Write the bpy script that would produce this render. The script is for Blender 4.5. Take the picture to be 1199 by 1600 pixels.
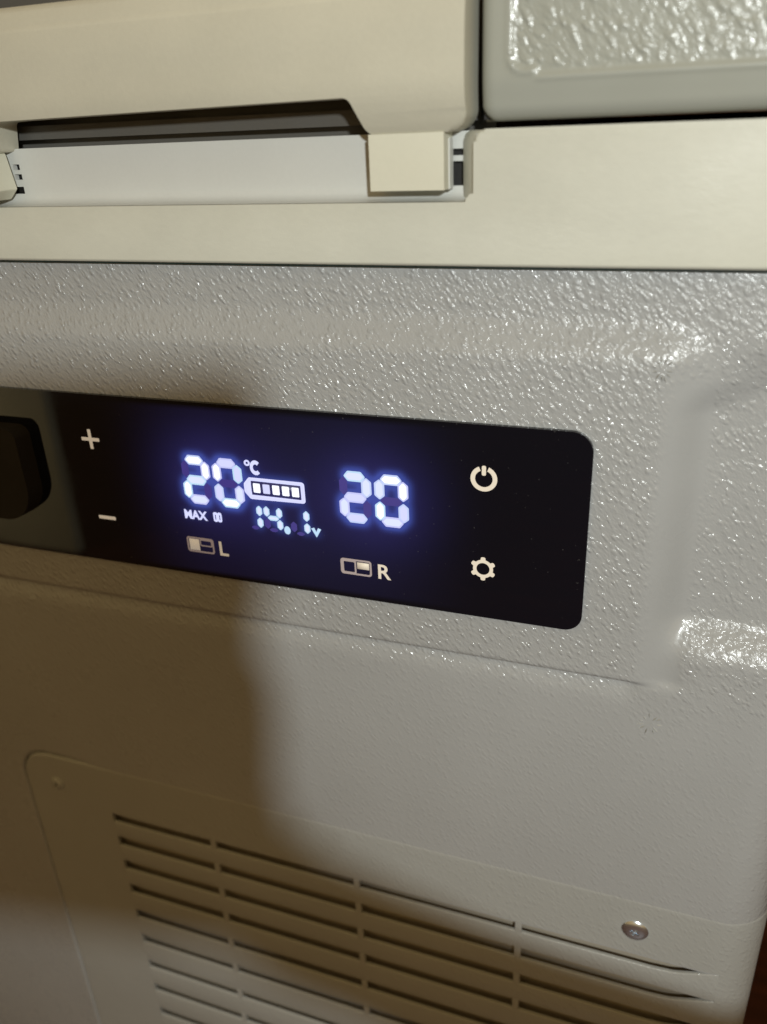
import bpy, bmesh, math, random
from mathutils import Vector, Matrix, noise
import numpy as np

S = 0.001                                     # everything below is written in millimetres
scene = bpy.context.scene
for o in list(bpy.data.objects): bpy.data.objects.remove(o)
col = scene.collection

# ---------------------------------------------------------------- camera
cd = bpy.data.cameras.new("camera"); cam = bpy.data.objects.new("camera", cd); col.objects.link(cam)
cd.sensor_fit = 'VERTICAL'; cd.sensor_height = 36.0; cd.sensor_width = 27.0
cd.lens = 36.0 * 1288.0 / 1600.0
cd.clip_start = 0.005; cd.clip_end = 50.0
R = Matrix(((0.94122608, -0.1085266, 0.31986786),
            (0.33519391, 0.41699529, -0.84484316),
            (-0.04169544, 0.90240618, 0.42886429)))
R = R.to_quaternion().to_matrix()
cam.matrix_world = Matrix.Translation(Vector((17.3586, -191.2888, 125.4614)) * S) @ R.to_4x4()
cd.dof.use_dof = True; cd.dof.focus_distance = 0.222; cd.dof.aperture_fstop = 10.5
scene.camera = cam

# ---------------------------------------------------------------- world, lamps, exposure
world = bpy.data.worlds.new("World"); scene.world = world; world.use_nodes = True
bg = world.node_tree.nodes["Background"]
bg.inputs[0].default_value = (1.0, 0.67, 0.28, 1); bg.inputs[1].default_value = 0.355
scene.view_settings.view_transform = 'Standard'; scene.view_settings.look = 'None'
scene.view_settings.exposure = 0.0; scene.view_settings.gamma = 1.0

def point_lamp(name, loc, watts, color, radius):
    l = bpy.data.lights.new(name, 'POINT'); l.energy = watts; l.color = color; l.shadow_soft_size = radius * S
    o = bpy.data.objects.new(name, l); o.location = Vector(loc) * S; col.objects.link(o); return o
LAMP = Vector((150, -420, 214))
point_lamp("head_torch_light", LAMP, 7.3, (0.95, 1.0, 0.985), 10)
sl = bpy.data.lights.new("added_board_spot", 'SPOT'); sl.energy = 1.8; sl.color = (1.0, 0.78, 0.46); sl.shadow_soft_size = 0.02  # added spot that only brightens the unseen board mirrored in the panel
sl.spot_size = math.radians(110); sl.spot_blend = 0.8
so = bpy.data.objects.new("added_board_spot", sl); so.location = (-0.80, -0.30, -0.16); col.objects.link(so)
so.rotation_euler = (Vector((-0.68, -0.50, -0.19)) - so.location).to_track_quat('-Z', 'Y').to_euler()

# ---------------------------------------------------------------- helpers
def link(name, me, mat=None, parent=None, smooth=True):
    o = bpy.data.objects.new(name, me); col.objects.link(o)
    if mat: me.materials.append(mat)
    if parent: o.parent = parent
    if smooth and len(me.polygons): me.polygons.foreach_set('use_smooth', [True] * len(me.polygons))
    return o
def empty(name, loc=(0, 0, 0)):
    o = bpy.data.objects.new(name, None); o.location = Vector(loc) * S; o.empty_display_size = 0.02
    col.objects.link(o); return o
def tag(o, label=None, cat=None, group=None, kind=None):
    for k, v in (('label', label), ('category', cat), ('group', group), ('kind', kind)):
        if v: o[k] = v
    return o
def from_bm(name, bm, mat, parent=None, smooth=True, angle=40):
    bmesh.ops.recalc_face_normals(bm, faces=bm.faces)
    for e in bm.edges:
        if len(e.link_faces) == 2 and e.calc_face_angle(0) > math.radians(angle): e.smooth = False
    me = bpy.data.meshes.new(name); bm.to_mesh(me); bm.free()
    return link(name, me, mat, parent, smooth)
def pydata(name, v, f, mat, parent=None, smooth=True):
    me = bpy.data.meshes.new(name); me.from_pydata(v, [], f); me.update()
    return link(name, me, mat, parent, smooth)
def bevel(bm, w, seg=3, angle=30, edges=None):
    if edges is None:
        edges = [e for e in bm.edges if len(e.link_faces) == 2 and e.calc_face_angle(0) > math.radians(angle)]
    bmesh.ops.bevel(bm, geom=edges, offset=w * S, segments=seg, profile=0.5, affect='EDGES', clamp_overlap=True)
def box_bm(x0, x1, y0, y1, z0, z1, bm=None):
    bm = bm or bmesh.new()
    v = [bm.verts.new(Vector(p) * S) for p in ((x0,y0,z0),(x1,y0,z0),(x1,y1,z0),(x0,y1,z0),(x0,y0,z1),(x1,y0,z1),(x1,y1,z1),(x0,y1,z1))]
    for f in ((0,1,5,4),(1,2,6,5),(2,3,7,6),(3,0,4,7),(4,5,6,7),(3,2,1,0)): bm.faces.new([v[i] for i in f])
    return bm
def wn(o):
    o.modifiers.new('face_weighting', 'WEIGHTED_NORMAL').keep_sharp = True; return o
def box(name, x0, x1, y0, y1, z0, z1, mat, parent=None, bev=0.4, seg=2):
    bm = box_bm(x0, x1, y0, y1, z0, z1)
    if bev: bevel(bm, bev, seg)
    return wn(from_bm(name, bm, mat, parent))
def rounded(pts, radii, n=7):
    """polygon corners rounded with the radius given for each"""
    out = []; m = len(pts)
    for i in range(m):
        p = Vector(pts[i]); r = radii[i] if hasattr(radii, '__len__') else radii
        if r <= 0: out.append(p); continue
        a = (Vector(pts[i-1]) - p); b = (Vector(pts[(i+1) % m]) - p)
        an = a.normalized(); bn = b.normalized(); ang = an.angle(bn); d = r / math.tan(ang / 2)
        c = p + (an + bn).normalized() * (r / math.sin(ang / 2))
        s = p + an * d - c; e = p + bn * d - c
        a0 = math.atan2(s.y, s.x); a1 = math.atan2(e.y, e.x)
        da = (a1 - a0 + math.pi) % (2 * math.pi) - math.pi
        for k in range(n + 1):
            t = a0 + da * k / n; out.append(c + Vector((math.cos(t), math.sin(t))) * r)
    return out
def prism_bm(outline, y0, y1, bm=None):
    """outline in x,z (mm) given depth from y0 (front) to y1 (back)"""
    bm = bm or bmesh.new(); n = len(outline)
    a = [bm.verts.new(Vector((p[0], y0, p[1])) * S) for p in outline]
    b = [bm.verts.new(Vector((p[0], y1, p[1])) * S) for p in outline]
    front = bm.faces.new(a); bm.faces.new(b[::-1])
    for i in range(n): bm.faces.new((a[i], b[i], b[(i+1) % n], a[(i+1) % n]))
    return bm, front
def prism(name, outline, y0, y1, mat, parent=None, bev=0, seg=3, angle=40):
    bm, front = prism_bm(outline, y0, y1)
    if bev: bevel(bm, bev, seg, edges=list(front.edges))
    return from_bm(name, bm, mat, parent, angle=angle)
def sst(t):
    t = 0.0 if t < 0 else 1.0 if t > 1 else t
    return t * t * (3 - 2 * t)

# ---------------------------------------------------------------- materials
def mat(name, color, rough=0.5, ior=1.5, spec=None, **kw):
    m = bpy.data.materials.new(name); m.use_nodes = True; b = m.node_tree.nodes["Principled BSDF"]
    b.inputs['Base Color'].default_value = (*color, 1); b.inputs['Roughness'].default_value = rough
    b.inputs['IOR'].default_value = ior
    if spec is not None: b.inputs['Specular IOR Level'].default_value = spec
    if 'metal' in kw: b.inputs['Metallic'].default_value = kw['metal']
    if 'emit' in kw:
        b.inputs['Emission Color'].default_value = (*kw['emit'], 1); b.inputs['Emission Strength'].default_value = kw.get('es', 1)
    return m
class NT:
    def __init__(s, m): s.t = m.node_tree; s.b = s.t.nodes["Principled BSDF"]
    def n(s, typ, **kw):
        nd = s.t.nodes.new(typ)
        for k, v in kw.items():
            if k.startswith('_'): setattr(nd, k[1:], v)
            else: nd.inputs[k.replace('0x', '')].default_value = v
        return nd
    def l(s, a, b): s.t.links.new(a, b)
    def math(s, op, a, b=None, clamp=False):
        nd = s.t.nodes.new('ShaderNodeMath'); nd.operation = op; nd.use_clamp = clamp
        for i, x in enumerate((a, b)):
            if x is None: continue
            if isinstance(x, (int, float)): nd.inputs[i].default_value = x
            else: s.l(x, nd.inputs[i])
        return nd.outputs[0]
    def noise(s, vec, scale, detail=2, rough=0.5, dist=0.0):
        nd = s.n('ShaderNodeTexNoise', Scale=scale, Detail=detail, Roughness=rough, Distortion=dist)
        s.l(vec, nd.inputs['Vector']); return nd.outputs['Fac']
    def bump(s, h, strength, distance, prev=None):
        nd = s.n('ShaderNodeBump', Strength=strength, Distance=distance)
        if not isinstance(strength, (int, float)): pass
        s.l(h, nd.inputs['Height'])
        if prev is not None: s.l(prev, nd.inputs['Normal'])
        return nd
    def ramp(s, fac, stops):
        nd = s.t.nodes.new('ShaderNodeValToRGB'); cr = nd.color_ramp
        cr.elements[0].position = stops[0][0]; cr.elements[0].color = (*stops[0][1], 1)
        cr.elements[1].position = stops[-1][0]; cr.elements[1].color = (*stops[-1][1], 1)
        for p, c in stops[1:-1]:
            e = cr.elements.new(p); e.color = (*c, 1)
        s.l(fac, nd.inputs[0]); return nd.outputs[0]
    def rng(s, v, a, b, c=0.0, d=1.0, smooth=True):
        nd = s.t.nodes.new('ShaderNodeMapRange'); nd.interpolation_type = 'SMOOTHSTEP' if smooth else 'LINEAR'
        s.l(v, nd.inputs[0])
        for i, x in enumerate((a, b, c, d)): nd.inputs[i + 1].default_value = x
        return nd.outputs[0]

def grained(name, color, scale_mm, depth_mm, rough, masks=None, tint=0.04, spec=0.35, fine=0.06, coat=2.5, cw=0.85):
    """leather-grained moulded plastic: short raised wrinkles"""
    m = mat(name, color, rough); t = NT(m); t.b.inputs['Specular IOR Level'].default_value = spec
    geo = t.n('ShaderNodeTexCoord'); P = geo.outputs['Object']
    mp = t.n('ShaderNodeMapping'); mp.vector_type = 'TEXTURE'; mp.inputs['Rotation'].default_value = (0, math.radians(50), 0)
    mp.inputs['Scale'].default_value = (1.55, 1.0, 0.80); t.l(P, mp.inputs[0])
    k = 1000.0 / scale_mm
    wob = t.n('ShaderNodeTexNoise', Scale=k * 0.55, Detail=2.0); t.l(P, wob.inputs['Vector'])
    wv = t.n('ShaderNodeVectorMath', _operation='SCALE'); wv.inputs['Scale'].default_value = 1.1 / k; t.l(wob.outputs['Color'], wv.inputs[0])
    ad = t.n('ShaderNodeVectorMath', _operation='ADD'); t.l(mp.outputs[0], ad.inputs[0]); t.l(wv.outputs[0], ad.inputs[1])
    vo = t.n('ShaderNodeTexVoronoi', _feature='SMOOTH_F1', Scale=k, Smoothness=0.35, Randomness=1.0); t.l(ad.outputs[0], vo.inputs['Vector'])
    dome = t.rng(vo.outputs['Distance'], 0.62, 0.02)
    sel = t.rng(t.noise(P, k * 0.6, 1.0), 0.32, 0.58, 0.45, 1.0)
    ra = t.math('MULTIPLY', dome, sel)
    rb = t.noise(mp.outputs[0], k * 1.7, 1.5, 0.5, 0.6)
    h = t.math('ADD', ra, t.math('MULTIPLY', rb, 0.9))
    fn = t.noise(P, 3200, 2, 0.6)
    h = t.math('ADD', h, t.math('MULTIPLY', fn, fine))
    if masks: h = t.math('MULTIPLY', h, masks(t, P))
    bp = t.n('ShaderNodeBump', Strength=1.0, Distance=depth_mm * S)
    t.l(h, bp.inputs['Height']); t.l(bp.outputs[0], t.b.inputs['Normal'])
    bc = t.n('ShaderNodeBump', Strength=1.0, Distance=depth_mm * coat * S); t.l(h, bc.inputs['Height'])
    t.l(bc.outputs[0], t.b.inputs['Coat Normal']); t.b.inputs['Coat Weight'].default_value = cw; t.b.inputs['Coat Roughness'].default_value = 0.13
    big = t.noise(P, 14, 3, 0.6)
    c0 = tuple(max(0, x * (1 - tint)) for x in color); c1 = tuple(x * (1 + tint) for x in color)
    t.l(t.ramp(big, [(0.3, c0), (0.7, c1)]), t.b.inputs['Base Color'])
    t.l(t.rng(t.noise(P, 60, 3, 0.6), 0.3, 0.7, rough - 0.05, rough + 0.07), t.b.inputs['Roughness'])
    return m

def body_mask(t, P):
    # moulded grain is deep on the upper fascia, fades on the polished shoulder of the raised field and on the lower face
    sx = t.n('ShaderNodeSeparateXYZ'); t.l(P, sx.inputs[0]); X, Z = sx.outputs[0], sx.outputs[2]
    low = t.rng(Z, -0.030, -0.008, 0.36, 1.0)
    sh = t.math('MULTIPLY', t.rng(X, 0.0135, 0.0175), t.rng(X, 0.0270, 0.0245))
    sh = t.math('MULTIPLY', sh, t.math('MULTIPLY', t.rng(Z, 0.074, 0.066), t.rng(Z, -0.02, -0.012)))
    sh = t.math('SUBTRACT', 1.0, t.math('MULTIPLY', sh, 0.88))
    up = t.rng(Z, 0.05, 0.085, 0.80, 1.0)
    return t.math('MULTIPLY', t.math('MULTIPLY', low, sh), up)

M_body = grained('grey_grained_plastic', (0.392, 0.402, 0.400), 1.62, 0.21, 0.30, body_mask)
M_lid = grained('pale_grained_plastic', (0.35, 0.36, 0.315), 2.3, 0.25, 0.34,
    lambda t, P: (lambda X, Z: t.math('MULTIPLY', t.rng(X, -0.0238, -0.0205), t.rng(Z, 0.1318, 0.1350)))
    (*(lambda s: (t.l(P, s.inputs[0]), (s.outputs[0], s.outputs[2]))[1])(t.n('ShaderNodeSeparateXYZ'))), coat=1.5, cw=0.4)
def satin(name, color, rough, streak=0.0, tint=0.04, depth=0.03):
    m = mat(name, color, rough); t = NT(m)
    P = t.n('ShaderNodeTexCoord').outputs['Object']
    mp = t.n('ShaderNodeMapping'); mp.inputs['Scale'].default_value = (0.5, 1, 1.0) if streak else (1, 1, 1); t.l(P, mp.inputs[0])
    n1 = t.noise(mp.outputs[0], 900, 3, 0.6); n2 = t.noise(P, 25, 3, 0.6)
    h = t.math('ADD', n1, t.math('MULTIPLY', t.noise(P, 3000, 1), 0.4))
    bp = t.n('ShaderNodeBump', Strength=1.0, Distance=depth * S); t.l(h, bp.inputs['Height']); t.l(bp.outputs[0], t.b.inputs['Normal'])
    mixf = t.math('ADD', t.math('MULTIPLY', n2, 0.75), t.math('MULTIPLY', n1, 0.25))
    t.l(t.ramp(mixf, [(0.32, tuple(x * (1 - tint) for x in color)), (0.68, tuple(min(1, x * (1 + tint)) for x in color))]), t.b.inputs['Base Color'])
    t.l(t.rng(t.noise(P, 80, 3), 0.3, 0.7, rough - 0.04, rough + 0.08), t.b.inputs['Roughness'])
    return m
M_cream = satin('cream_satin_plastic', (0.595, 0.595, 0.51), 0.46, 1.0, tint=0.06, depth=0.045)
M_handle = satin('beige_satin_plastic', (0.55, 0.53, 0.43), 0.40, 0.0, tint=0.06, depth=0.05)
M_recess = satin('white_satin_plastic', (0.60, 0.61, 0.58), 0.40, 0.0, depth=0.015)
M_cap = satin('ivory_satin_plastic', (0.68, 0.67, 0.55), 0.45, 0.0, depth=0.015)
M_cover = grained('smooth_grey_plastic', (0.386, 0.394, 0.376), 1.62, 0.075, 0.35, spec=0.4, cw=0.3)
M_dark = satin('black_cavity_plastic', (0.012, 0.011, 0.010), 0.5)
M_grey = satin('dark_grey_plastic', (0.10, 0.095, 0.085), 0.35)
M_mark = mat('grey_gloss_plastic', (0.38, 0.386, 0.37), 0.14)
M_slot = satin('shaded_grey_plastic', (0.42, 0.37, 0.29), 0.5)
M_gasket = mat('green_black_rubber', (0.012, 0.03, 0.026), 0.6)
M_pill = satin('dark_brown_matte', (0.0075, 0.0055, 0.004), 0.7)
M_steel = mat('zinc_plated_steel', (0.80, 0.86, 0.92), 0.24, metal=0.95)
M_screen = mat('black_gloss_glass', (0.004, 0.005, 0.009), 0.06, 1.58)
t = NT(M_screen); P = t.n('ShaderNodeTexCoord').outputs['Object']
t.l(t.rng(t.noise(P, 45, 4, 0.65), 0.35, 0.75, 0.015, 0.06), t.b.inputs['Roughness'])
sp = t.noise(P, 900, 2, 0.5); t.l(t.ramp(sp, [(0.72, (0.004, 0.005, 0.009)), (0.76, (0.05, 0.05, 0.05))]), t.b.inputs['Base Color'])
M_print = mat('pale_backlit_print', (0.62, 0.57, 0.48), 0.5, emit=(1.0, 0.86, 0.68), es=0.30)
M_print_dim = mat('dull_mauve_print', (0.36, 0.31, 0.30), 0.5, emit=(1.0, 0.80, 0.78), es=0.13)
def led(name, c, s): return mat(name, (0.02, 0.02, 0.03), 0.4, emit=c, es=s)
M_led = [led('led_white_blue', (0.58, 0.68, 1.0), 0.95), led('led_white_lilac', (0.60, 0.62, 1.0), 0.95),
         led('led_white_cyan', (0.55, 0.78, 1.0), 0.95)]
M_led_core = [led('led_core_white', (0.74, 0.80, 1.0), 1.0), led('led_core_lilac', (0.68, 0.70, 1.0), 1.0), led('led_core_warm', (0.88, 0.92, 1.0), 1.3)]
M_led_violet = led('led_violet', (0.66, 0.68, 1.0), 1.1)
M_led_ghost = led('led_off_violet', (0.055, 0.040, 0.24), 0.9)

# ---------------------------------------------------------------- setting
def plank_mat(name, c0, c1, rough):
    m = mat(name, c0, rough); t = NT(m); P = t.n('ShaderNodeTexCoord').outputs['Object']
    mp = t.n('ShaderNodeMapping'); mp.inputs['Scale'].default_value = (1, 12, 12); t.l(P, mp.inputs[0])
    n = t.noise(mp.outputs[0], 9, 5, 0.6, 0.8); t.l(t.ramp(n, [(0.3, c0), (0.7, c1)]), t.b.inputs['Base Color']); return m
M_floor = plank_mat('dark_red_wood', (0.045, 0.012, 0.006), (0.09, 0.025, 0.012), 0.45)
floor = box('floor', -2500, 2500, -2500, 2500, -340, -325, M_floor, None, 0); tag(floor, kind='structure')
M_wall = satin('dim_brown_paint', (0.16, 0.08, 0.05), 0.7)
wall = box('wall', -2500, 2500, 480, 500, -325, 1500, M_wall, None, 0); tag(wall, kind='structure')

# ---------------------------------------------------------------- the fridge
fridge = empty('portable_fridge', (-180, 150, -325))
tag(fridge, 'pale grey portable fridge with cream trim, black control panel and vent slots, filling the picture', 'portable fridge')
INV = Matrix.Translation(-Vector((-180, 150, -325)) * S)
def own(o):
    o.matrix_parent_inverse = INV; return o
XR, RC = 46.4, 16.0
def wrap(s, off):
    """s runs along the face and round the vertical corner; off is the distance INTO the body (mm)"""
    if s <= XR: return s, off
    a = (s - XR) / RC
    if a < math.pi / 2:
        return XR + (RC - off) * math.sin(a), RC - (RC - off) * math.cos(a)
    return XR + RC - off, RC + (s - XR - RC * math.pi / 2)
def relief(x, z):
    """depth of the fascia behind the raised control field"""
    b = 3.4
    ch = sst((x - 12 - 9 * sst((z - 60) / 10)) / 20)                                    # side channel right of the field
    zz = z - 0.0
    up = sst((79 - zz - 0.55 * max(0, 34 - x) * 0.1) / 13); lt = max(0, min(1, (zz + 9 - 0.25 * max(0, 30 - x)) / 13)); lo = 0.35 * sst(lt) + 0.65 * lt
    b = b + ch * 3.8 * up * lo
    b = b * sst((z + 16.5) / 3.5) + 0.75 * (1 - sst((z + 16.5) / 3.5)) if z < -12 else b
    if ch > 0 and z < 6: b = b * (1 - ch * sst((6 - z) / 12)) + 0.75 * ch * sst((6 - z) / 12)
    tx = max(0, (x - 14.0) / 11.5); tz = max(0, (z - 72.5) / 10.5)
    w = 1 - sst(math.hypot(tx, tz))
    tb = max(0, (-14.3 - z) / 1.8); w *= 1 - sst(tb)
    d = b * (1 - w)
    # soft cove where the field meets the lower face
    if z < -10 and x < 18: d += 1.15 * math.exp(-((z + 15.5) / (0.8 if z > -15.5 else 4.0)) ** 2) * sst((18 - x) / 6)
    d += 3.0 * sst((-z - 150) / 900)
    return d
cover_top = -96.5; cover_left = -217.5; rr = 14.0
def grid(name, ss, zs, fn, mat_, parent, skip=None, flip=False):
    v = []; f = []; ns = len(ss)
    for z in zs:
        for s in ss:
            q = fn(s, z); v.append((q[0] * S, q[1] * S, q[2] * S))
    for j in range(len(zs) - 1):
        for i in range(ns - 1):
            if skip and skip((ss[i] + ss[i+1]) / 2, (zs[j] + zs[j+1]) / 2): continue
            a = j * ns + i; q = (a, a + 1, a + ns + 1, a + ns)
            f.append(q[::-1] if flip else q)
    return pydata(name, v, f, mat_, parent)
def span(a, b, step): n = max(1, int(round((b - a) / step))); return [a + (b - a) * i / n for i in range(n + 1)]
ss = span(-420, -300, 10)[:-1] + span(-300, -222, 2)[:-1] + span(-222, -214, 0.3)[:-1] + span(-214, 80, 1.0) + span(80, 360, 14)[1:]
zs = span(-322, -126, 4)[:-1] + span(-126, -92, 0.8)[:-1] + span(-92, -40, 2)[:-1] + span(-40, 91, 0.8) + [91.8, 92.5, 93.1, 93.5, 93.72]
def fbody(s, z):
    d = relief(s, z)
    if s < -150 and z < -90:
        if z > cover_top - rr and s < cover_left + rr: e = abs(math.hypot(s - (cover_left + rr), z - (cover_top - rr)) - rr)
        elif s < cover_left + rr: e = abs(s - cover_left)
        else: e = abs(z - cover_top)
        d += 2.6 * math.exp(-(e / 0.55) ** 2) * sst((-175 - s) / 30)
    if z > 93.1: d += 0.8 * sst((z - 93.1) / .6)
    x, y = wrap(s, d); return x, y, z
own(grid('body', ss, zs, fbody, M_body, fridge, skip=lambda s, z: -179 < s < 50 and z < -120))
own(box('back_shell', -419, 61.0, 30, 336, -321, 92, M_body, fridge, 3))

# ---- vent cover with its slats
ZC = [-122, -135, -148.5, -162.5, -177.8, -193.5, -210, -226, -243, -260, -277]
HT = 2.45
X0, X1 = -177.2, 49.5
def cleft(z):
    t_ = cover_top - z
    if t_ < rr: return cover_left + rr - math.sqrt(max(0, rr * rr - (rr - t_) ** 2))
    return cover_left - 0.0
PR = 0.14
def fcover(u, z):
    L0 = cleft(z); x = u if u > -190 else L0 + (u - cover_left) / (-190 - cover_left) * (-190 - L0)
    e = min(cover_top - z, x - L0) ; e = max(0, e)
    if z > cover_top - rr and x < cover_left + rr:
        e = max(0, rr - math.hypot(x - (cover_left + rr), z - (cover_top - rr)))
    off = relief(x, z) - PR * (1 - math.exp(-e / 0.45)) + (0.08 + 1.9 * sst((-160 - x) / 40)) * math.exp(-(e / 0.3) ** 2)
    if x > 52: off += 0.0
    xx, yy = wrap(x, off); return xx, yy, z
us = [cover_left, cover_left + .25, cover_left + .6, cover_left + 1.1] + span(cover_left + 2, -190, 2)[:-1] + span(-190, X0, 2)[:-1] + span(X0, X1, 2.2)[:-1] + span(X1, 66, 1.2)
zc = [cover_top, cover_top - .2, cover_top - .5, cover_top - 1, cover_top - 2] + span(cover_top - 3, ZC[0] + HT, -1.0)[0:0]
zc = [-96.5, -96.7, -97.0, -97.5, -98.2] + [-99 - i for i in range(21)] + [ZC[0] + HT] + [ZC[0] + HT - 3 * i for i in range(1, 60)]
zc = [z for z in zc if z > -300] + [-300]
cover = own(grid('vent_cover', us, zc, fcover, M_cover, fridge, skip=lambda s, z: X0 < s < X1 and z < ZC[0] + HT, flip=True))
# lip that gives the slot block its thickness at the left, top and right
def child(o, p):
    o.parent = p; o.matrix_parent_inverse = Matrix.Identity(4); return o
child(box('slot_lip', X0 - 3, X0, 0.75 + 0.2, 1.9, -299, ZC[0] + HT + 2, M_cover, cover, 0), cover)
child(box('slot_lip', X0 - 3, 44, 0.75 + 0.2, 1.9, ZC[0] + HT, ZC[0] + HT + 3, M_cover, cover, 0), cover)
def slat(i):
    zt = ZC[i] - HT; zb = ZC[i+1] + HT
    prof = []; r = 0.5
    for k in range(5):
        a = math.pi / 2 * k / 4; prof.append((r - r * math.sin(a), zt - r + r * math.cos(a)))   # (off, z)
    prof = [(1.1, zt)] + [(r - r * math.sin(math.pi/2*k/4), zt - (r - r * math.cos(math.pi/2*k/4))) for k in range(5)]
    prof += [(o_, zb + (zt - z_)) for o_, z_ in prof[::-1]]
    xs = span(X0, 36, 6)[:-1] + span(36, X1, 0.9)
    v = []; f = []; n = len(prof)
    for x in xs:
        for o_, z_ in prof:
            if z_ > (zt + zb) / 2: z_ += (2 * HT + .1) * sst((x - 32) / (X1 - 29)) 
            xx, yy = wrap(x, relief(x, z_) - PR + o_ ); v.append((xx * S, yy * S, z_ * S))
    for a in range(len(xs) - 1):
        for b in range(n - 1):
            p = a * n + b; f.append((p, p + 1, p + n + 1, p + n))
    
    return pydata('slat', v, f, M_cover, cover)
for i in range(len(ZC) - 1): child(slat(i), cover)
for z in ZC[:-1]:
    for bx in (-131.3, -72.3, -13.6):
        child(box('slot_bridge', bx - 1.1, bx + 1.1, 0.6, 1.7, z - HT - .3, z + HT + .3, M_cover, cover, 0), cover)
own(box('vent_back', X0 - 4, X1 + 1, 4.3, 5.8, -300, ZC[0] + 6, M_slot, fridge, 0))

# ---- screws
def screw(x, z, parent, R_=1.25, sm=None):
    y = relief(x, z) - PR
    bm = bmesh.new(); n = 28; rings = [(3.3 * R_, 0.0), (3.3 * R_, -0.2), (2.9 * R_, -0.7), (2.0 * R_, -1.0), (1.5, -1.1)]
    vs = [[bm.verts.new(Vector((x + r * math.cos(2*math.pi*k/n), y + h, z + r * math.sin(2*math.pi*k/n))) * S) for k in range(n)] for r, h in rings]
    for a, b in zip(vs, vs[1:]):
        for k in range(n): bm.faces.new((a[k], a[(k+1) % n], b[(k+1) % n], b[k]))
    # cross recess
    c = []
    for k in range(n):
        ang = 2*math.pi*k/n; arm = max(abs(math.cos(ang + .5)), abs(math.sin(ang + .5)))
        r = 1.45 if arm > .95 else .5
        c.append(bm.verts.new(Vector((x + r * math.cos(ang), y - 1.06, z + r * math.sin(ang))) * S))
    for k in range(n): bm.faces.new((vs[-1][k], vs[-1][(k+1) % n], c[(k+1) % n], c[k]))
    d = [bm.verts.new(Vector((v.co.x / S * .85 + x * .15, y - .2, v.co.z / S * .85 + z * .15)) * S) for v in c]
    for k in range(n): bm.faces.new((c[k], c[(k+1) % n], d[(k+1) % n], d[k]))
    bm.faces.new(d)
    s_ = from_bm('screw', bm, sm or M_steel, parent, angle=35); child(s_, parent)
screw(23.2, -109.2, cover); screw(-201.5, -111, cover, .9, M_cover)

# ---- small crinkled marks left by the mould
def mould_mark(x, z, r0):
    bm = bmesh.new(); rnd = random.Random(int(x * 7 + z))
    for k in range(11):
        a = 2 * math.pi * k / 11 + rnd.uniform(-.25, .25); ra = rnd.uniform(.2, .45) * r0; rb = rnd.uniform(.6, 1.0) * r0
        d = Vector((math.cos(a), 0, math.sin(a))); n_ = Vector((-d.z, 0, d.x)); c0 = Vector((x, 0, z))
        def at(v, h): q = c0 + v; return bm.verts.new(Vector((q.x, relief(q.x, q.z) - h, q.z)) * S)
        A_, B_ = at(d * ra, -.02), at(d * rb, -.02); m_ = d * (ra + rb) / 2
        l, r_, t_ = at(m_ + n_ * .32, -.03), at(m_ - n_ * .32, -.03), at(m_, .42)
        for f in ((A_, l, t_), (l, B_, t_), (B_, r_, t_), (r_, A_, t_)): bm.faces.new(f)
    own(from_bm('mould_mark', bm, M_mark, fridge, angle=80))
mould_mark(20.0, -27.5, 4.2); mould_mark(13.6, 72.0, 3.4)

# ---- top frame
outl = rounded([(-420, 94.1), (63.4, 94.1), (63.4, 122.6), (-30.1, 122.9), (-30.1, 108.2), (-164, 108.2), (-420, 108.2)],
               [0, 0, 2, 2.6, 1.8, 0, 0])
fr = own(prism('top_frame', outl, -0.7, 9, M_cream, fridge, 0.9, 4))
tag(fr, 'cream strip with a faint horizontal grain')
own(box('seam_gasket', -420, 61.5, 1.4, 6, 93.5, 94.12, M_gasket, fridge, 0.2))
own(box('frame_back', -420, 62, 9.2, 330, 93, 122.0, M_cream, fridge, 1))

# ---- recess plate with its small latch openings
def holed(name, x0, x1, z0, z1, holes, y0, y1, mat_, parent):
    xs = sorted({x0, x1, *[h[0] for h in holes], *[h[1] for h in holes]}); zz = sorted({z0, z1, *[h[2] for h in holes], *[h[3] for h in holes]})
    bm = bmesh.new(); vd = {}
    def V(x, y, z):
        k = (x, y, z)
        if k not in vd: vd[k] = bm.verts.new(Vector(k) * S)
        return vd[k]
    def solid(i, j):
        if i < 0 or j < 0 or i >= len(xs) - 1 or j >= len(zz) - 1: return False
        cx = (xs[i] + xs[i+1]) / 2; cz = (zz[j] + zz[j+1]) / 2
        return not any(h[0] < cx < h[1] and h[2] < cz < h[3] for h in holes)
    for i in range(len(xs) - 1):
        for j in range(len(zz) - 1):
            if not solid(i, j): continue
            a, b, c, d = xs[i], xs[i+1], zz[j], zz[j+1]
            bm.faces.new((V(a,y0,c), V(b,y0,c), V(b,y0,d), V(a,y0,d)))
            bm.faces.new((V(a,y1,c), V(a,y1,d), V(b,y1,d), V(b,y1,c)))
            if not solid(i-1, j): bm.faces.new((V(a,y0,c), V(a,y0,d), V(a,y1,d), V(a,y1,c)))
            if not solid(i+1, j): bm.faces.new((V(b,y0,c), V(b,y1,c), V(b,y1,d), V(b,y0,d)))
            if not solid(i, j-1): bm.faces.new((V(a,y0,c), V(a,y1,c), V(b,y1,c), V(b,y0,c)))
            if not solid(i, j+1): bm.faces.new((V(a,y0,d), V(b,y0,d), V(b,y1,d), V(a,y1,d)))
    return from_bm(name, bm, mat_, parent, smooth=False)
holes = [(-37.2, -33.3, 117.6, 119.0), (-37.2, -33.3, 111.2, 116.4),
         (-159.9, -157.7, 117.3, 118.7), (-160.0, -157.5, 114.8, 116.2), (-162.2, -157.7, 110.2, 113.0)]
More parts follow.
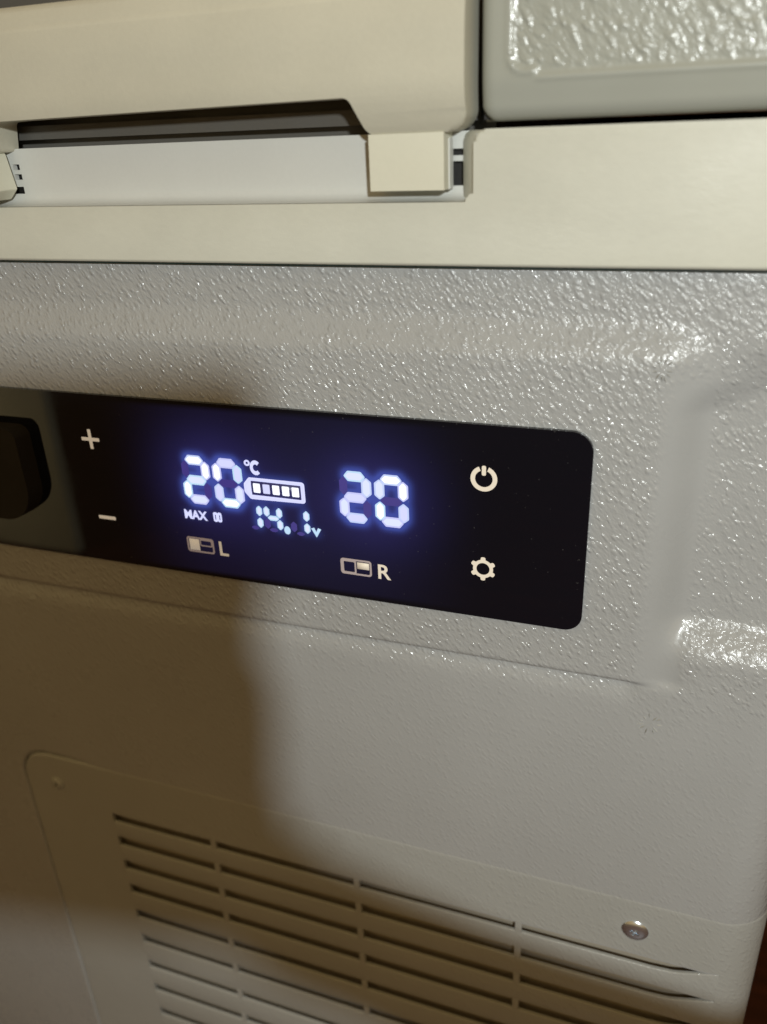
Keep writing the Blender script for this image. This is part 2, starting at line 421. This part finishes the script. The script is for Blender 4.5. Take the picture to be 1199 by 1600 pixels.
plate = own(holed('recess_plate', -420, -32.0, 106.5, 122.6, [(a - .4, b - .4, c, d) if a > -100 else (a - 1.4, b - 1.4, c, d) for a, b, c, d in holes], 5.6, 7.2, M_recess, fridge))
rw = [(-30.15, 0.2), (-31.2, 1.2), (-33.4, 4.2), (-34.0, 5.7)]
rwv = [((x + dx) * S, y * S, z * S) for z, dx in ((108.3, 0), (109.2, 0), (120.6, 0), (122.0, .5), (122.7, 1.7)) for x, y in rw]
child(pydata('recess_wall', rwv, [(j * 4 + k, j * 4 + k + 1, j * 4 + k + 5, j * 4 + k + 4) for j in range(4) for k in range(3)], M_cream, fr), fr)
# coved foot of the recess
v = []; f = []
prof = [(5.6, 111.2), (5.4, 110.0), (4.7, 109.1), (3.2, 108.5), (0.8, 108.25)]
for x in (-420, -30.0):
    for y, z in prof: v.append((x * S, y * S, z * S))
for k in range(4): f.append((k, k + 1, k + 6, k + 5))
cv = own(pydata('recess_foot', v, f, M_recess, fridge))
own(box('latch_pocket', -420, -30, 7.6, 9, 107, 121.5, M_dark, fridge, 0))

# ---- handle with two hinge caps
def hp(x, z): return (x, z)
hout = rounded([(-187, 153.6), (-30.6, 153.9), (-30.9, 122.6), (-53.6, 122.4), (-56.9, 130.2), (-153.0, 129.2), (-158.2, 129.0), (-159.4, 121.8), (-187, 121.8)],
               [5, 5, 4.5, 3.0, 2.2, 2.0, 1.2, 1.5, 3], 8)
bm, front = prism_bm(hout, -6.0, 7.0)
bevel(bm, 2.6, 6, edges=list(front.edges))
for zc_ in [122.9 + 1.2 * i for i in range(26)]:
    bmesh.ops.bisect_plane(bm, geom=bm.verts[:] + bm.edges[:] + bm.faces[:], plane_co=(0, 0, zc_ * S), plane_no=(0, 0, 1))
for v_ in bm.verts:                                          # the grip is bowed, and its legs tuck in at the foot
    z_ = v_.co.z / S; k_ = max(0, min(1, (5 - v_.co.y / S) / 9))
    dy = 2.6 * max(0, (z_ - 141) / 13) ** 2 + (4.2 * ((134 - z_) / 12) ** 2 if z_ < 134 else 0)
    v_.co.y += dy * k_ * S
handle = own(from_bm('handle', bm, M_handle, fridge, angle=60))
def cap(x0, x1, z0, z1, y0, m):
    bm = box_bm(x0, x1, y0, 4.4, z0, z1); bevel(bm, 0.4, 3)
    return child(wn(from_bm('hinge_cap', bm, m, handle)), handle)
cap(-53.6, -36.2, 110.9, 122.7, -2.6, M_cap)
c2 = prism('hinge_cap', rounded([(-180, 122), (-160.9, 122), (-159.3, 112.6), (-162.2, 110.0), (-180, 110.0)], [1, 1, .6, .8, 1]), -4.2, 3.2, M_cap, handle, 1.6, 5); child(c2, handle)
child(box('pivot_rib', -36.4, -35.9, 1.2, 4.1, 110.8, 121.4, M_recess, handle, 0.1), handle)

# ---- lid
lid_p = own(tag(empty('lid'), 'lid with coarse grain inside a smooth raised margin'))
lid_p.parent = fridge; lid_p.matrix_parent_inverse = INV
def flid(s, z):
    ex = s + 28.6; ez = z - 124.2
    rc = 3.2
    if ex < rc and ez < rc: e = rc - math.hypot(rc - ex, rc - ez)
    else: e = min(ex, ez)
    R0 = 3.0
    e_ = max(0.0, e); y = -0.6
    if e_ < R0: y += R0 - math.sqrt(max(0, R0 * R0 - (R0 - e_) ** 2))
    ei = min(ex - 6.2, ez - 8.0)
    if ex < 12 and ez < 15: ei = min(ei, 3.0 - math.hypot(max(0, 9.2 - ex), max(0, 12.2 - ez)))
    y += -0.9 * sst((ez - 1) / 8) + 0.55 * sst(ei / 0.9) - 0.35 * math.exp(-(ei / 0.5) ** 2)
    if e < 0: y += 3.0
    xx, yy = wrap(s + 0.0, y); return xx, yy, z
lss = [-28.6, -28.55, -28.4, -28.1, -27.7, -27.2, -26.6, -26] + span(-25.5, 75, 0.7) + span(75, 360, 14)[1:]
lzs = [124.2, 124.25, 124.4, 124.7, 125.1, 125.6, 126.2, 126.8] + span(127.3, 172, 0.6)
lf = own(grid('front_face', lss, lzs, flid, M_lid, lid_p)); lf.parent = lid_p; lf.matrix_parent_inverse = Matrix.Identity(4)
lid_p.location = (0, 0, 0)
def lidbox(n_, *a, **k):
    b = box(n_, *a, **k); b.parent = lid_p; return b
lidbox('side_wall', -28.4, 60, 2.2, 330, 124.6, 171.5, M_dark, None, 0.3)
lidbox('inner_wall', -420, -28.6, 15, 330, 112, 171, M_grey, None, 0.5)
lidbox('ridge', -420, -31, 9.5, 15, 124.6, 128.0, M_grey, None, 1.2, seg=4)
lidbox('lid_top', -420, 61, 4, 334, 171.4, 178, M_lid, None, 2)

# ---------------------------------------------------------------- control panel
PY = -1.2
pout = rounded([(-330, 0), (0, 0), (0, 56.2), (-330, 56.6)], [4.5, 4.8, 5.4, 4.5], 10)
bm, front = prism_bm(pout, PY, 1.2); bevel(bm, 0.8, 5, edges=list(front.edges))
panel = own(from_bm('control_panel', bm, M_screen, fridge))
tag(panel, 'glossy black control panel with lit figures')
def pc(o): return child(o, panel)
def flat(name, outline, m, y=PY - 0.03, th=0.03):
    return pc(prism(name, outline, y - th, y + 0.02, m, panel))
def ring(name, outer, inner, m, y=PY - 0.03, th=0.03):
    """flat frame between two outlines with the same number of points"""
    bm = bmesh.new(); n = len(outer); L = []
    for o_, yy in ((outer, y - th), (inner, y - th), (inner, y + .02), (outer, y + .02)):
        L.append([bm.verts.new(Vector((p[0], yy, p[1])) * S) for p in o_])
    for a, b in ((0, 1), (1, 2), (2, 3), (3, 0)):
        for k in range(n): bm.faces.new((L[a][k], L[a][(k+1) % n], L[b][(k+1) % n], L[b][k]))
    return pc(from_bm(name, bm, m, panel))
# seven-segment figures
glow = []      # (x, z, weight) samples of everything lit, used for the halo painted round the figures
random.seed(4)
def blob(x0, x1, z0, z1, chamf, r):
    cx, cz = (x0 + x1) / 2, (z0 + z1) / 2
    if x1 - x0 > z1 - z0:
        p = [(x0, cz - .15), (x0 + chamf, z0), (x1 - chamf, z0), (x1, cz - .15), (x1, cz + .15), (x1 - chamf, z1), (x0 + chamf, z1), (x0, cz + .15)]
    else:
        p = [(cx - .15, z0), (cx + .15, z0), (x1, z0 + chamf), (x1, z1 - chamf), (cx + .15, z1), (cx - .15, z1), (x0, z1 - chamf), (x0, z0 + chamf)]
    return p
def seg(name, x0, x1, z0, z1, chamf, k, core=True, w=1.0):
    p = rounded(blob(x0, x1, z0, z1, chamf, .3), .55 if core else .4, 4)
    s_ = flat(name, p, M_led[k % 3])
    if core:
        q = rounded(blob(x0 + .5, x1 - .5, z0 + .5, z1 - .5, chamf * .8, .2), .3, 4)
        q = flat('segment_core', q, M_led_core[(k * 7 + int(x0)) % 3], PY - 0.065, 0.02)
        q.name = 'segment_core'
    for a in np.linspace(x0 + .5, x1 - .5, max(1, int((x1 - x0) / 1.0))):
        for b in np.linspace(z0 + .5, z1 - .5, max(1, int((z1 - z0) / 1.0))): glow.append((a, b, w))
def digit(x0, ch, k0):
    x1 = x0 + 9.9; z0, zm, z1 = 24.6, 32.35, 40.2; T = 3.05
    segs = {'A': (x0 + 1.9, x1 - 1.9, z1 - T, z1), 'D': (x0 + 1.9, x1 - 1.7, z0, z0 + T), 'G': (x0 + 1.6, x1 - 1.7, zm - T/2, zm + T/2),
            'F': (x0 + .1, x0 + T, zm + .35, z1 - 1.7), 'B': (x1 - T, x1 - .1, zm + .35, z1 - 1.7),
            'E': (x0 + .1, x0 + T, z0 + 1.7, zm - .35), 'C': (x1 - T, x1 - .1, z0 + 1.7, zm - .35)}
    on = {'2': 'ABGED', '0': 'ABCDEF'}[ch]
    for i, (n_, b) in enumerate(segs.items()):
        if n_ in on: seg('digit_segment', *b, 1.1, k0 + i)
        else: flat('unlit_segment', rounded(blob(b[0] + .3, b[1] - .3, b[2] + .3, b[3] - .3, 1.1, .3), .2, 3), M_led_ghost)
digit(-117.7, '2', 0); digit(-107.15, '0', 1); digit(-67.6, '2', 2); digit(-57.1, '0', 0)
def small(x, z, vertical=True, w=1.9, l=3.2, ghost=False):
    b = (x - w/2, x + w/2, z - l/2, z + l/2) if vertical else (x - l/2, x + l/2, z - w/2, z + w/2)
    if ghost: flat('unlit_segment', rounded(blob(*b, .8, .2), .2, 3), M_led_ghost)
    else:
        seg('voltage_segment', *b, .8, 2, core=False, w=.8)
        c = (b[0] + .4, b[1] - .4, b[2] + .45, b[3] - .45); flat('segment_core', rounded(blob(*c, .45, .1), .1, 2), M_led_core[0], PY - .065, .02)
small(-93.1, 24.7); small(-93.1, 20.9)
small(-90.75, 24.8); small(-86.7, 24.7); small(-86.7, 20.9); small(-88.7, 22.85, False, 1.6, 3.6)
small(-90.75, 20.9, ghost=True); small(-82.3, 20.9, ghost=True); small(-94.9, 19.1, False, 1.2, 2.4, True); small(-88.9, 19.0, False, 1.2, 2.6, True); small(-80.3, 18.9, False, 1.2, 2.4, True)
small(-78.1, 24.75); small(-78.1, 20.9)
def disc(cx, cz, rx, rz, n=24, a0=0): return [(cx + rx * math.cos(2*math.pi*k/n + a0), cz + rz * math.sin(2*math.pi*k/n + a0)) for k in range(n)]
flat('decimal_point', disc(-84.55, 19.5, 1.0, 1.3), M_led[2]); glow.append((-84.5, 19.5, 1))
def stroke(pts, w):
    """outline of a bar of width w between two points"""
    a, b = Vector(pts[0]), Vector(pts[1]); d = (b - a).normalized(); n = Vector((-d.y, d.x)) * w / 2
    return [a + n, a - n, b - n, b + n]
# volt sign: a small v
flat('volt_sign', [(-76.9, 21.1), (-75.35, 18.4), (-73.8, 21.1), (-74.75, 21.45), (-75.35, 20.1), (-75.95, 21.45)][::-1], M_led[2]); glow.append((-75.3, 19.7, .8))
# battery
bo = rounded([(-97.1, 30.4), (-95.3, 28.3), (-77.9, 28.7), (-77.9, 35.2), (-95.3, 35.1), (-97.1, 33.0)], .9, 5)
bi = rounded([(-94.8, 31.0), (-94.75, 29.7), (-79.1, 29.7), (-79.1, 34.1), (-94.75, 34.1), (-94.8, 32.6)], .18, 5)
ring('battery_outline', bo, bi, M_led_violet)
bo2 = rounded([(-96.6, 30.55), (-95.05, 28.75), (-78.35, 29.0), (-78.35, 34.8), (-95.05, 34.7), (-96.6, 32.8)], .6, 5)
bi2 = rounded([(-96.3, 30.75), (-94.95, 29.1), (-78.7, 29.35), (-78.7, 34.45), (-94.95, 34.4), (-96.3, 32.6)], .5, 5)
ring('outline_core', bo2, bi2, M_led_core[1], PY - .065, .02)
flat('battery_window', [(-94.7, 29.8), (-79.2, 29.8), (-79.2, 34.0), (-94.7, 34.0)], led('battery_dark_blue', (0.03, 0.03, 0.16), .6))
for k in range(5):
    x = -94.1 + k * 3.05
    flat('battery_bar', rounded([(x, 30.5), (x + 2.2, 30.5), (x + 2.2, 33.4), (x, 33.4)], .25, 3), [M_led_core[2], M_led_core[1], M_led_core[2], M_led_core[2], M_led_core[2]][k], PY - .065)
for a in np.arange(-96, -78, 1.0):
    glow.append((a, 28.9, .5)); glow.append((a, 34.8, .5)); glow.append((a, 32, .35))
# lettering
def text(name, s_, x, z, h, m, wscale=1.0, off=0.0, y=PY - 0.05, space=1.0):
    cu = bpy.data.curves.new(name, 'FONT'); cu.body = s_; cu.size = h * 1.37 * S; cu.extrude = 0.02 * S; cu.offset = off * S
    cu.space_character = space
    tmp = bpy.data.objects.new('tmp', cu); col.objects.link(tmp); bpy.context.view_layer.update()
    me = bpy.data.meshes.new_from_object(tmp.evaluated_get(bpy.context.evaluated_depsgraph_get()))
    bpy.data.objects.remove(tmp)
    Mx = Matrix.Translation(Vector((x, y, z)) * S) @ Matrix.Rotation(math.pi/2, 4, 'X') @ Matrix.Diagonal((wscale, 1, 1, 1))
    me.transform(Mx); me.materials.clear(); me.name = name
    o = link(name, me, m, panel, smooth=False); return pc(o)
text('max_lettering', 'MAX', -118.9, 19.4, 2.9, M_led_violet, .90, .15, space=1.0)
# h sign: two tall bars each side of a short one
for cx in (-108.1, -106.7):
    ring('h_sign_bar', rounded([(cx - .72, 19.3), (cx + .72, 19.3), (cx + .72, 22.5), (cx - .72, 22.5)], .6, 3), rounded([(cx - .16, 20.0), (cx + .16, 20.0), (cx + .16, 21.7), (cx - .16, 21.7)], .12, 3), M_led_violet)
flat('h_sign_link', [(-107.7, 20.6), (-107.1, 20.6), (-107.1, 21.1), (-107.7, 21.1)], M_led_violet, PY - .07)
ring('degree_sign', disc(-95.3, 39.5, .95, .95), disc(-95.3, 39.5, .38, .38), M_led_violet)
def arcband(cx, cz, r0, r1, a0, a1, n=26, sx=1.0):
    o_ = [(cx + sx * r1 * math.cos(math.radians(a0 + (a1 - a0) * k / n)), cz + r1 * math.sin(math.radians(a0 + (a1 - a0) * k / n))) for k in range(n + 1)]
    i_ = [(cx + sx * r0 * math.cos(math.radians(a0 + (a1 - a0) * k / n)), cz + r0 * math.sin(math.radians(a0 + (a1 - a0) * k / n))) for k in range(n + 1)]
    return o_ + i_[::-1]
flat('celsius_sign', arcband(-92.7, 38.25, 1.05, 2.25, 45, 315, sx=.78), M_led_violet)
for g in ((-118, 21), (-116, 21), (-114, 21), (-112, 21), (-107.5, 21), (-95, 39.5), (-93, 38)): glow.append((*g, .45))
# compartment pictures
def compartment(x0, z0, w, h, left):
    x1, z1 = x0 + w, z0 + h; xm = x0 + w * .46; t_ = .55
    o_ = rounded([(x0, z0), (x1, z0), (x1, z1), (x0, z1)], .9, 5); i_ = rounded([(x0 + t_, z0 + t_), (x1 - t_, z0 + t_), (x1 - t_, z1 - t_), (x0 + t_, z1 - t_)], .5, 5)
    ring('icon_outline', o_, i_, M_print_dim)
    if left:
        flat('icon_fill', [(x0 + t_ + .3, z0 + t_ + .15), (xm, z0 + t_ + .15), (xm, z1 - t_ - .15), (x0 + t_ + .3, z1 - t_ - .15)], M_print)
        a = rounded([(xm + .25, z0 + h*.45), (x1 - .5, z0 + h*.45), (x1 - .5, z1 - .5), (xm + .25, z1 - .5)], .5, 4)
        b = rounded([(xm + .6, z0 + h*.45 + .4), (x1 - .95, z0 + h*.45 + .4), (x1 - .95, z1 - .95), (xm + .6, z1 - .95)], .3, 4)
        ring('icon_compartment', a, b, M_print_dim, PY - .06)
    else:
        a = rounded([(x0 + .4, z0 + .4), (xm + .45, z0 + .4), (xm + .45, z1 - .4), (x0 + .4, z1 - .4)], .5, 4)
        b = rounded([(x0 + 1.0, z0 + .85), (xm - .05, z0 + .85), (xm - .05, z1 - .95), (x0 + 1.0, z1 - .95)], .3, 4)
        ring('icon_compartment', a, b, M_print_dim, PY - .06)
        flat('icon_fill', [(xm + .75, z0 + h*.42), (x1 - .75, z0 + h*.42), (x1 - .75, z1 - .85), (xm + .75, z1 - .85)], M_print)
compartment(-119.5, 7.9, 9.4, 5.2, True); compartment(-68.5, 7.8, 9.5, 5.1, False)
flat('letter_l', rounded([(-108.3, 7.9), (-105.3, 7.9), (-105.3, 8.75), (-107.4, 8.75), (-107.4, 12.7), (-108.3, 12.7)], .15, 3), M_print)
text('letter_r', 'R', -57.45, 7.8, 4.75, M_print, 1.02, .11)
# plus, minus
flat('plus_sign', rounded([(-151.4,41.55),(-148.75,41.55),(-148.75,39.0),(-147.65,39.0),(-147.65,41.55),(-145.0,41.55),(-145.0,42.65),(-147.65,42.65),(-147.65,45.3),(-148.75,45.3),(-148.75,42.65),(-151.4,42.65)], .18, 3), M_print)
flat('minus_sign', rounded([(-151.0, 15.25), (-144.7, 15.25), (-144.7, 16.4), (-151.0, 16.4)], .2, 3), M_print)
flat('power_arc', arcband(-26.8, 41.7, 2.3, 3.5, 112, 428, 40), M_print)
flat('power_bar', rounded([(-27.35, 42.6), (-26.25, 42.6), (-26.25, 45.3), (-27.35, 45.3)], .4, 4), M_print)
go = []; gi = []
N = 72
for k in range(N):
    a = 2*math.pi*k/N; ph = (math.degrees(a) - 90) % 60; ph = min(ph, 60 - ph)
    r = 3.55 if ph < 9 else 2.75 if ph > 15 else 3.55 - .8 * (ph - 9) / 6
    go.append((-26.75 + r * math.cos(a), 15.35 + r * math.sin(a))); gi.append((-26.75 + 1.8 * math.cos(a), 15.35 + 1.8 * math.sin(a)))
ring('gear_sign', go, gi, M_print)
# display window: glare halo round the figures painted into emission, over dim indigo backlight
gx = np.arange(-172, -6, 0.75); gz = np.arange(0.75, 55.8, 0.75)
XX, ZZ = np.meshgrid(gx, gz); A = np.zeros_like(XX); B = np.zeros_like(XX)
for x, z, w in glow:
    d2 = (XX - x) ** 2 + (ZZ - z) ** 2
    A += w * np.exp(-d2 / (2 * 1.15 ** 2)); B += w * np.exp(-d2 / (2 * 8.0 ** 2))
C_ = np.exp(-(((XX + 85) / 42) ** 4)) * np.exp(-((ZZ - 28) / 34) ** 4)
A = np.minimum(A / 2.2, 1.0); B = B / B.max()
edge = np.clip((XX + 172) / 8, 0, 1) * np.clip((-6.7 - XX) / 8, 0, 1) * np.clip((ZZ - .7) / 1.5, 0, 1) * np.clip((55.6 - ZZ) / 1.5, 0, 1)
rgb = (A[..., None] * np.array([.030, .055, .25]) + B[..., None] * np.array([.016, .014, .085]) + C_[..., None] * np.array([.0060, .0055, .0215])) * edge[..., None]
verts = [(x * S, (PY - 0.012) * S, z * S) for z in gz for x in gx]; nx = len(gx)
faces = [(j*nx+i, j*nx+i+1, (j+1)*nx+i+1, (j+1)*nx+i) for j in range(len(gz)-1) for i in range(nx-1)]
M_disp = M_screen.copy(); M_disp.name = 'backlit_glass_painted_halo'
tt = NT(M_disp); at = tt.n('ShaderNodeVertexColor'); at.layer_name = 'painted_halo'; tt.l(at.outputs['Color'], tt.b.inputs['Emission Color']); tt.b.inputs['Emission Strength'].default_value = 1.0
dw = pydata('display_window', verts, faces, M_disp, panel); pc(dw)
ca = dw.data.color_attributes.new('painted_halo', 'FLOAT_COLOR', 'POINT')
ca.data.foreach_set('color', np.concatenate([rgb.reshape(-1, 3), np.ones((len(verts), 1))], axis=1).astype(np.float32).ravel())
# raised dark pill shape at the left end of the panel
kout = rounded([(-201, 13.5), (-171.0, 13.5), (-171.0, 45.0), (-201, 45.0)], [12, 12, 3.5, 3.5], 14)
bm, front = prism_bm(kout, PY - 5.5, PY + .1)
for v_ in front.verts: v_.co.x = (v_.co.x / S - (-186)) * .93 * S + -186 * S
bevel(bm, 1.0, 3, edges=list(front.edges))
dark_pill = pc(from_bm('dark_pill', bm, M_pill, panel)); tag(dark_pill, 'dark brown raised pill with a rounded foot')

# ---------------------------------------------------------------- out of the frame: what shades the fridge and shows in the black glass
M_board = satin('warm_beige_board', (0.62, 0.62, 0.50), 0.6)
board = box('added_mirror_board', -1300, -636, -512, -500, -325, 500, M_board, None, 3)  # unseen board, added for its reflection in the black glass
tag(board, 'added beige board mirrored dimly at the left end of the black panel', 'added_mirror_board')
# unseen stand-in for the photographer's phone, shaped for its shadow, its lens where this picture is taken from
M_phone = mat('black_phone_shell', (0.012, 0.012, 0.013), 0.45)
fr_o = cam.matrix_world.translation / S; aR = R @ Vector((1, 0, 0)); aU = R @ Vector((0, 1, 0)); aB = R @ Vector((0, 0, 1))
def L2W(a, u, b): return fr_o + aR * a + aU * u + aB * b
phone = empty('phone_stand_in', (0, 0, 0)); tag(phone, 'black stand-in for the phone, held upright in front of the fridge, outside the picture', 'camera')
def locbox(name, a0, a1, u0, u1, b0, b1, m, bev):
    bm = bmesh.new()
    v = [bm.verts.new(L2W(*p) * S) for p in ((a0,u0,b0),(a1,u0,b0),(a1,u1,b0),(a0,u1,b0),(a0,u0,b1),(a1,u0,b1),(a1,u1,b1),(a0,u1,b1))]
    for f in ((0,1,5,4),(1,2,6,5),(2,3,7,6),(3,0,4,7),(4,5,6,7),(3,2,1,0)): bm.faces.new([v[i] for i in f])
    bevel(bm, bev, 4); o = from_bm(name, bm, m, phone); return o
locbox('shell', -84, 3, -91, 4, 8, 26, M_phone, 3)
locbox('rear_screen', -76, -6, -72, -2, 25.8, 26.8, M_screen, 0.3)
locbox('side_button', 2.5, 5, -30, -18, 13, 20, M_steel, 0.8)
# the photographer's hand and forearm
M_skin = satin('bare_skin', (0.50, 0.29, 0.19), 0.5, depth=0.08)
vs = []; es = []; rs = []
def chain(pts, root=None):
    prev = root
    for (p, r_) in pts:
        vs.append(p * S); rs.append(r_); i = len(vs) - 1
        if prev is not None: es.append((prev, i))
        prev = i
    return prev
w0 = chain([(Vector((150, -150, -54)), 27), (Vector((107, -165, -27)), 22), (Vector((84, -176, -12)), 20), (Vector((62, -192, 4)), 19)])
p1 = chain([(L2W(14, -86, 14), 13), (L2W(-4, -76, 12), 11)], w0)
for u_, ln, rr_ in ((-42, 1.0, 7.0), (-55, 1.06, 7.4), (-68, 1.0, 7.0), (-80, .82, 6.0)):
    chain([(L2W(-2, u_ - 1, 3), rr_ + 1.2), (L2W(-3, u_, -4), rr_), (L2W(-3 - 20 * ln, u_ + 1, -2.5), rr_ - .6), (L2W(-3 - 36 * ln, u_ + 2, -.5), rr_ - 1.4)], p1)
chain([(L2W(-2, -70, 27), 10), (L2W(-6, -56, 34), 9.2), (L2W(-18, -44, 36), 8.2), (L2W(-30, -38, 36), 6.8)], p1 - 1)
me = bpy.data.meshes.new('hand'); me.from_pydata(vs, es, []); me.update()
ho = bpy.data.objects.new('person', me); col.objects.link(ho); me.materials.append(M_skin)
ho.modifiers.new('skin', 'SKIN'); ho.modifiers['skin'].use_smooth_shade = True
ho.modifiers.new('sub', 'SUBSURF').levels = 2; ho.modifiers['sub'].render_levels = 2
for i, r_ in enumerate(rs): me.skin_vertices[0].data[i].radius = (r_ * S, r_ * S)
me.skin_vertices[0].data[0].use_root = True
tag(ho, 'bare hand and forearm holding the phone stand-in in front of the fridge, outside the picture', 'person')
